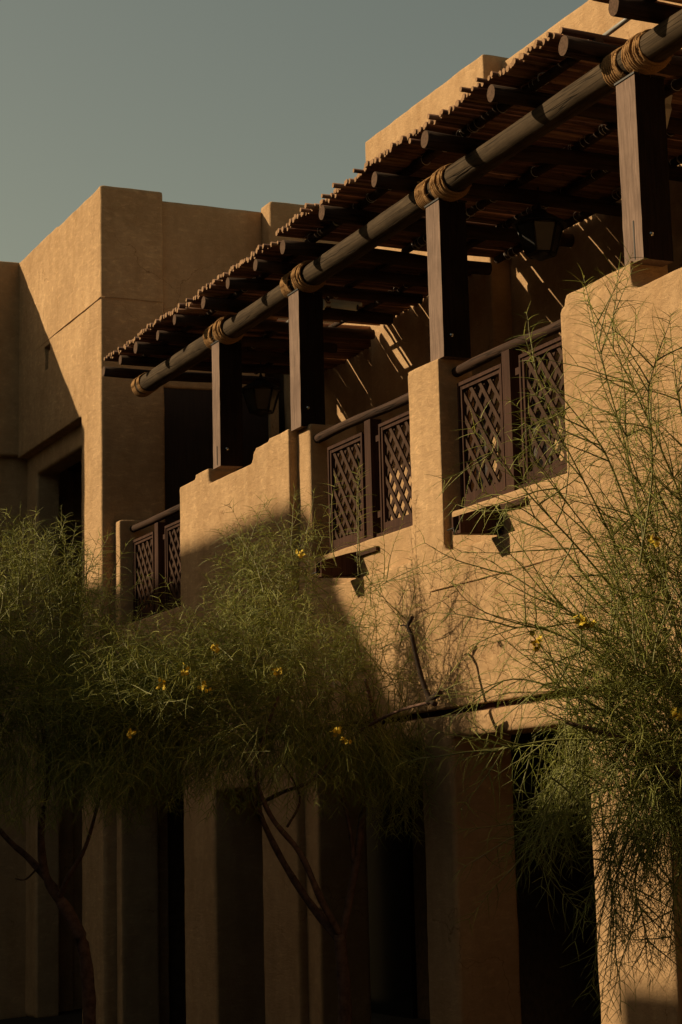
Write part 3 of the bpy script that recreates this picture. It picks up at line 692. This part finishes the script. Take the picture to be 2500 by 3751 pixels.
kw = dict(leafL=0.25, lr=0.0023)
F.mass(at(60, 1430, DL), 0.68, 0.68, 0.5, 260, hub, q, **kw)
F.mass(at(140, 1600, DL), 0.85, 0.42, 0.6, 240, hub, q, up=0.0, **kw)
F.mass(at(100, 1740, DL), 1.05, 0.28, 0.6, 210, at(120, 1450, DL), q, up=-1.2, **kw)
F.mass(at(290, 1680, DL), 0.55, 0.42, 0.5, 150, at(200, 1600, DL), q, up=-0.3, **kw)
for (a, b) in [((60, 1360), (12, 1185)), ((110, 1400), (85, 1225)), ((140, 1440), (118, 1200)), ((170, 1440), (215, 1300)), ((180, 1500), (205, 1390)), ((40, 1400), (45, 1190)), ((-10, 1400), (5, 1215))]:
    for rep in range(2):
        a0 = at(a[0], a[1], DL - q.uniform(0, .4)); b0 = at(b[0] + 25 * rep * q.uniform(-1, 1), b[1] + 35 * rep, DL - q.uniform(0, .4))
        F.sprig(a0, b0 - a0, (b0 - a0).length, q, up=0.0, wander=0.2, leafL=0.22)
kid(F.build('crown', None), tl)

# --- right tree, nearest
DR = 9.1
tr = thing('feathery_tree', 'nearest tree at the right edge with long green stems reaching over the railing', 'tree', 'row of feathery trees along the villa', (at(1760, 2600, DR).x, at(1760, 2600, DR).y, -0.7))
bm = bmesh.new()
branch_bm(bm, [tr.location.copy() + Vector((0, 0, -0.05))] + A(DR, (1755, 2400, 0), (1730, 2150, 0), (1700, 1950, 0)), 0.075, 0.055, 12)
branch_bm(bm, A(DR, (1705, 1980, 0), (1640, 1800, 0), (1560, 1620, 0), (1500, 1450, 0)), 0.045, 0.014)
branch_bm(bm, A(DR, (1700, 1960, 0), (1700, 1700, .2), (1660, 1400, .2), (1600, 1200, .2)), 0.045, 0.012)
branch_bm(bm, A(DR, (1690, 1900, 0), (1560, 1780, -.2), (1430, 1700, -.2), (1300, 1660, -.2)), 0.030, 0.010)
kid(from_bm('trunk', bm, M['bark']), tr)
F = Foliage(); q = random.Random(57); hub = at(1650, 1850, DR)
kw = dict(leafL=0.22, lr=0.0018, sr=0.0042, leaflets=0.006, gap=0.040)
F.mass(at(1530, 1440, DR), 0.38, 0.62, 0.45, 190, hub, q, Ls=(0.4, 0.8), **kw)
F.mass(at(1540, 1700, DR), 0.46, 0.42, 0.45, 190, hub, q, Ls=(0.4, 0.7), up=-0.2, **kw)
F.mass(at(1560, 1180, DR), 0.22, 0.40, 0.3, 34, hub, q, Ls=(0.4, 0.7), **kw)
F.mass(at(1390, 1520, DR), 0.36, 0.36, 0.35, 85, hub, q, Ls=(0.4, 0.7), up=0.0, **kw)
F.mass(at(1380, 1790, DR), 0.38, 0.24, 0.35, 100, at(1480, 1500, DR), q, Ls=(0.35, 0.6), up=-1.5, **kw)
F.mass(at(1490, 1940, DR), 0.26, 0.30, 0.3, 80, at(1540, 1600, DR), q, Ls=(0.35, 0.6), up=-1.5, **kw)
F.mass(at(1270, 1880, DR), 0.14, 0.14, 0.2, 12, at(1400, 1650, DR), q, Ls=(0.3, 0.5), up=-1.0, **kw)
LONG = [((1510, 1420), (1450, 1080), (1395, 870), (1342, 640)), ((1600, 1240), (1540, 1080), (1440, 860), (1350, 690)), ((1440, 1390), (1330, 1260), (1210, 1130), (1085, 985)),
        ((1450, 1330), (1370, 1160), (1270, 960), (1205, 770)), ((1500, 1330), (1400, 1060), (1330, 960), (1255, 870)), ((1480, 1500), (1350, 1330), (1230, 1190), (1110, 1130)), ((1470, 1300), (1500, 1080), (1490, 900), (1530, 780)),
        ((1560, 1300), (1600, 1100), (1560, 900), (1590, 760)), ((1450, 1560), (1330, 1480), (1210, 1440), (1090, 1480)), ((1420, 1650), (1300, 1590), (1180, 1560), (1075, 1600)), ((1440, 1480), (1300, 1400), (1190, 1330), (1130, 1290)),
        ((1520, 1600), (1400, 1300), (1300, 1150), (1200, 1010)), ((1560, 1480), (1500, 1200), (1450, 1050), (1430, 930)), ((1500, 1900), (1460, 2020), (1480, 2120), (1500, 2210)), ((1560, 1900), (1560, 2010), (1545, 2110), (1540, 2200)),
        ((1400, 1800), (1310, 1850), (1250, 1900), (1215, 1990)), ((1430, 1700), (1280, 1700), (1160, 1720), (1060, 1745)), ((1420, 1900), (1400, 2000), (1410, 2070), (1420, 2130))]
for L_ in LONG:
    dz = q.uniform(-.35, .25); P = [at(x, y, DR + dz + 0.05 * k * q.uniform(-1, 1)) for k, (x, y) in enumerate(L_)]
    SP = smooth_path(P, max(4, int((P[-1] - P[0]).length / 3 / 0.040)))
    F.sprig(P[0], P[1] - P[0], 1, q, path=SP, leafL=0.30, lr=0.0020, sr=0.0062, leaflets=0.0065)
    for j in range(8 if L_[-1][0] < 1260 else 12):
        k = q.randrange(2, int(len(SP) * 0.86)); d0 = (SP[k] - SP[k - 1]).normalized()
        d1 = d0 + (CR * q.gauss(0, 1) + CU * q.gauss(0, 0.8) + CF * q.gauss(0, 0.6)) * 0.75
        F.sprig(SP[k], d1, q.uniform(0.22, 0.55), q, leafL=0.25, lr=0.0019, sr=0.0040, leaflets=0.0065, up=0.1)
kid(F.build('crown', None), tr)
for x, y in ((1335, 1425), (1345, 1432), (1235, 1475), (1555, 1640), (1500, 1240)): kid(flower(None, at(x, y, DR - 0.4), q, 0.03), tr)

# ------------------------------------------------------------------ unseen buildings: two throw the long evening shade, one is added to block sky
nb = thing('neighbour_building', 'tall plain plastered building across the court, out of view, shading the ground floor', 'building')
adobe = box('wall', -60, -26.70, -32, -14, -0.7, 13.39, M['dark_render'], nb)
nb2 = thing('court_building', 'lower plastered building across the court, out of view behind the camera', 'building')
box('wall', -21.35, 12, -24, -14, -0.7, 9.62, M['dark_render'], nb2)  # stretched beyond what its shadow needs, to block low sky light

nb3 = thing('east_sky_blocker', 'added block cutting sky light from the right of the court, out of view beside the camera', 'building')  # added only to block sky light on right-facing walls
box('wall', 1.5, 9, -13.5, -0.5, -0.7, 10.5, M['dark_render'], nb3)
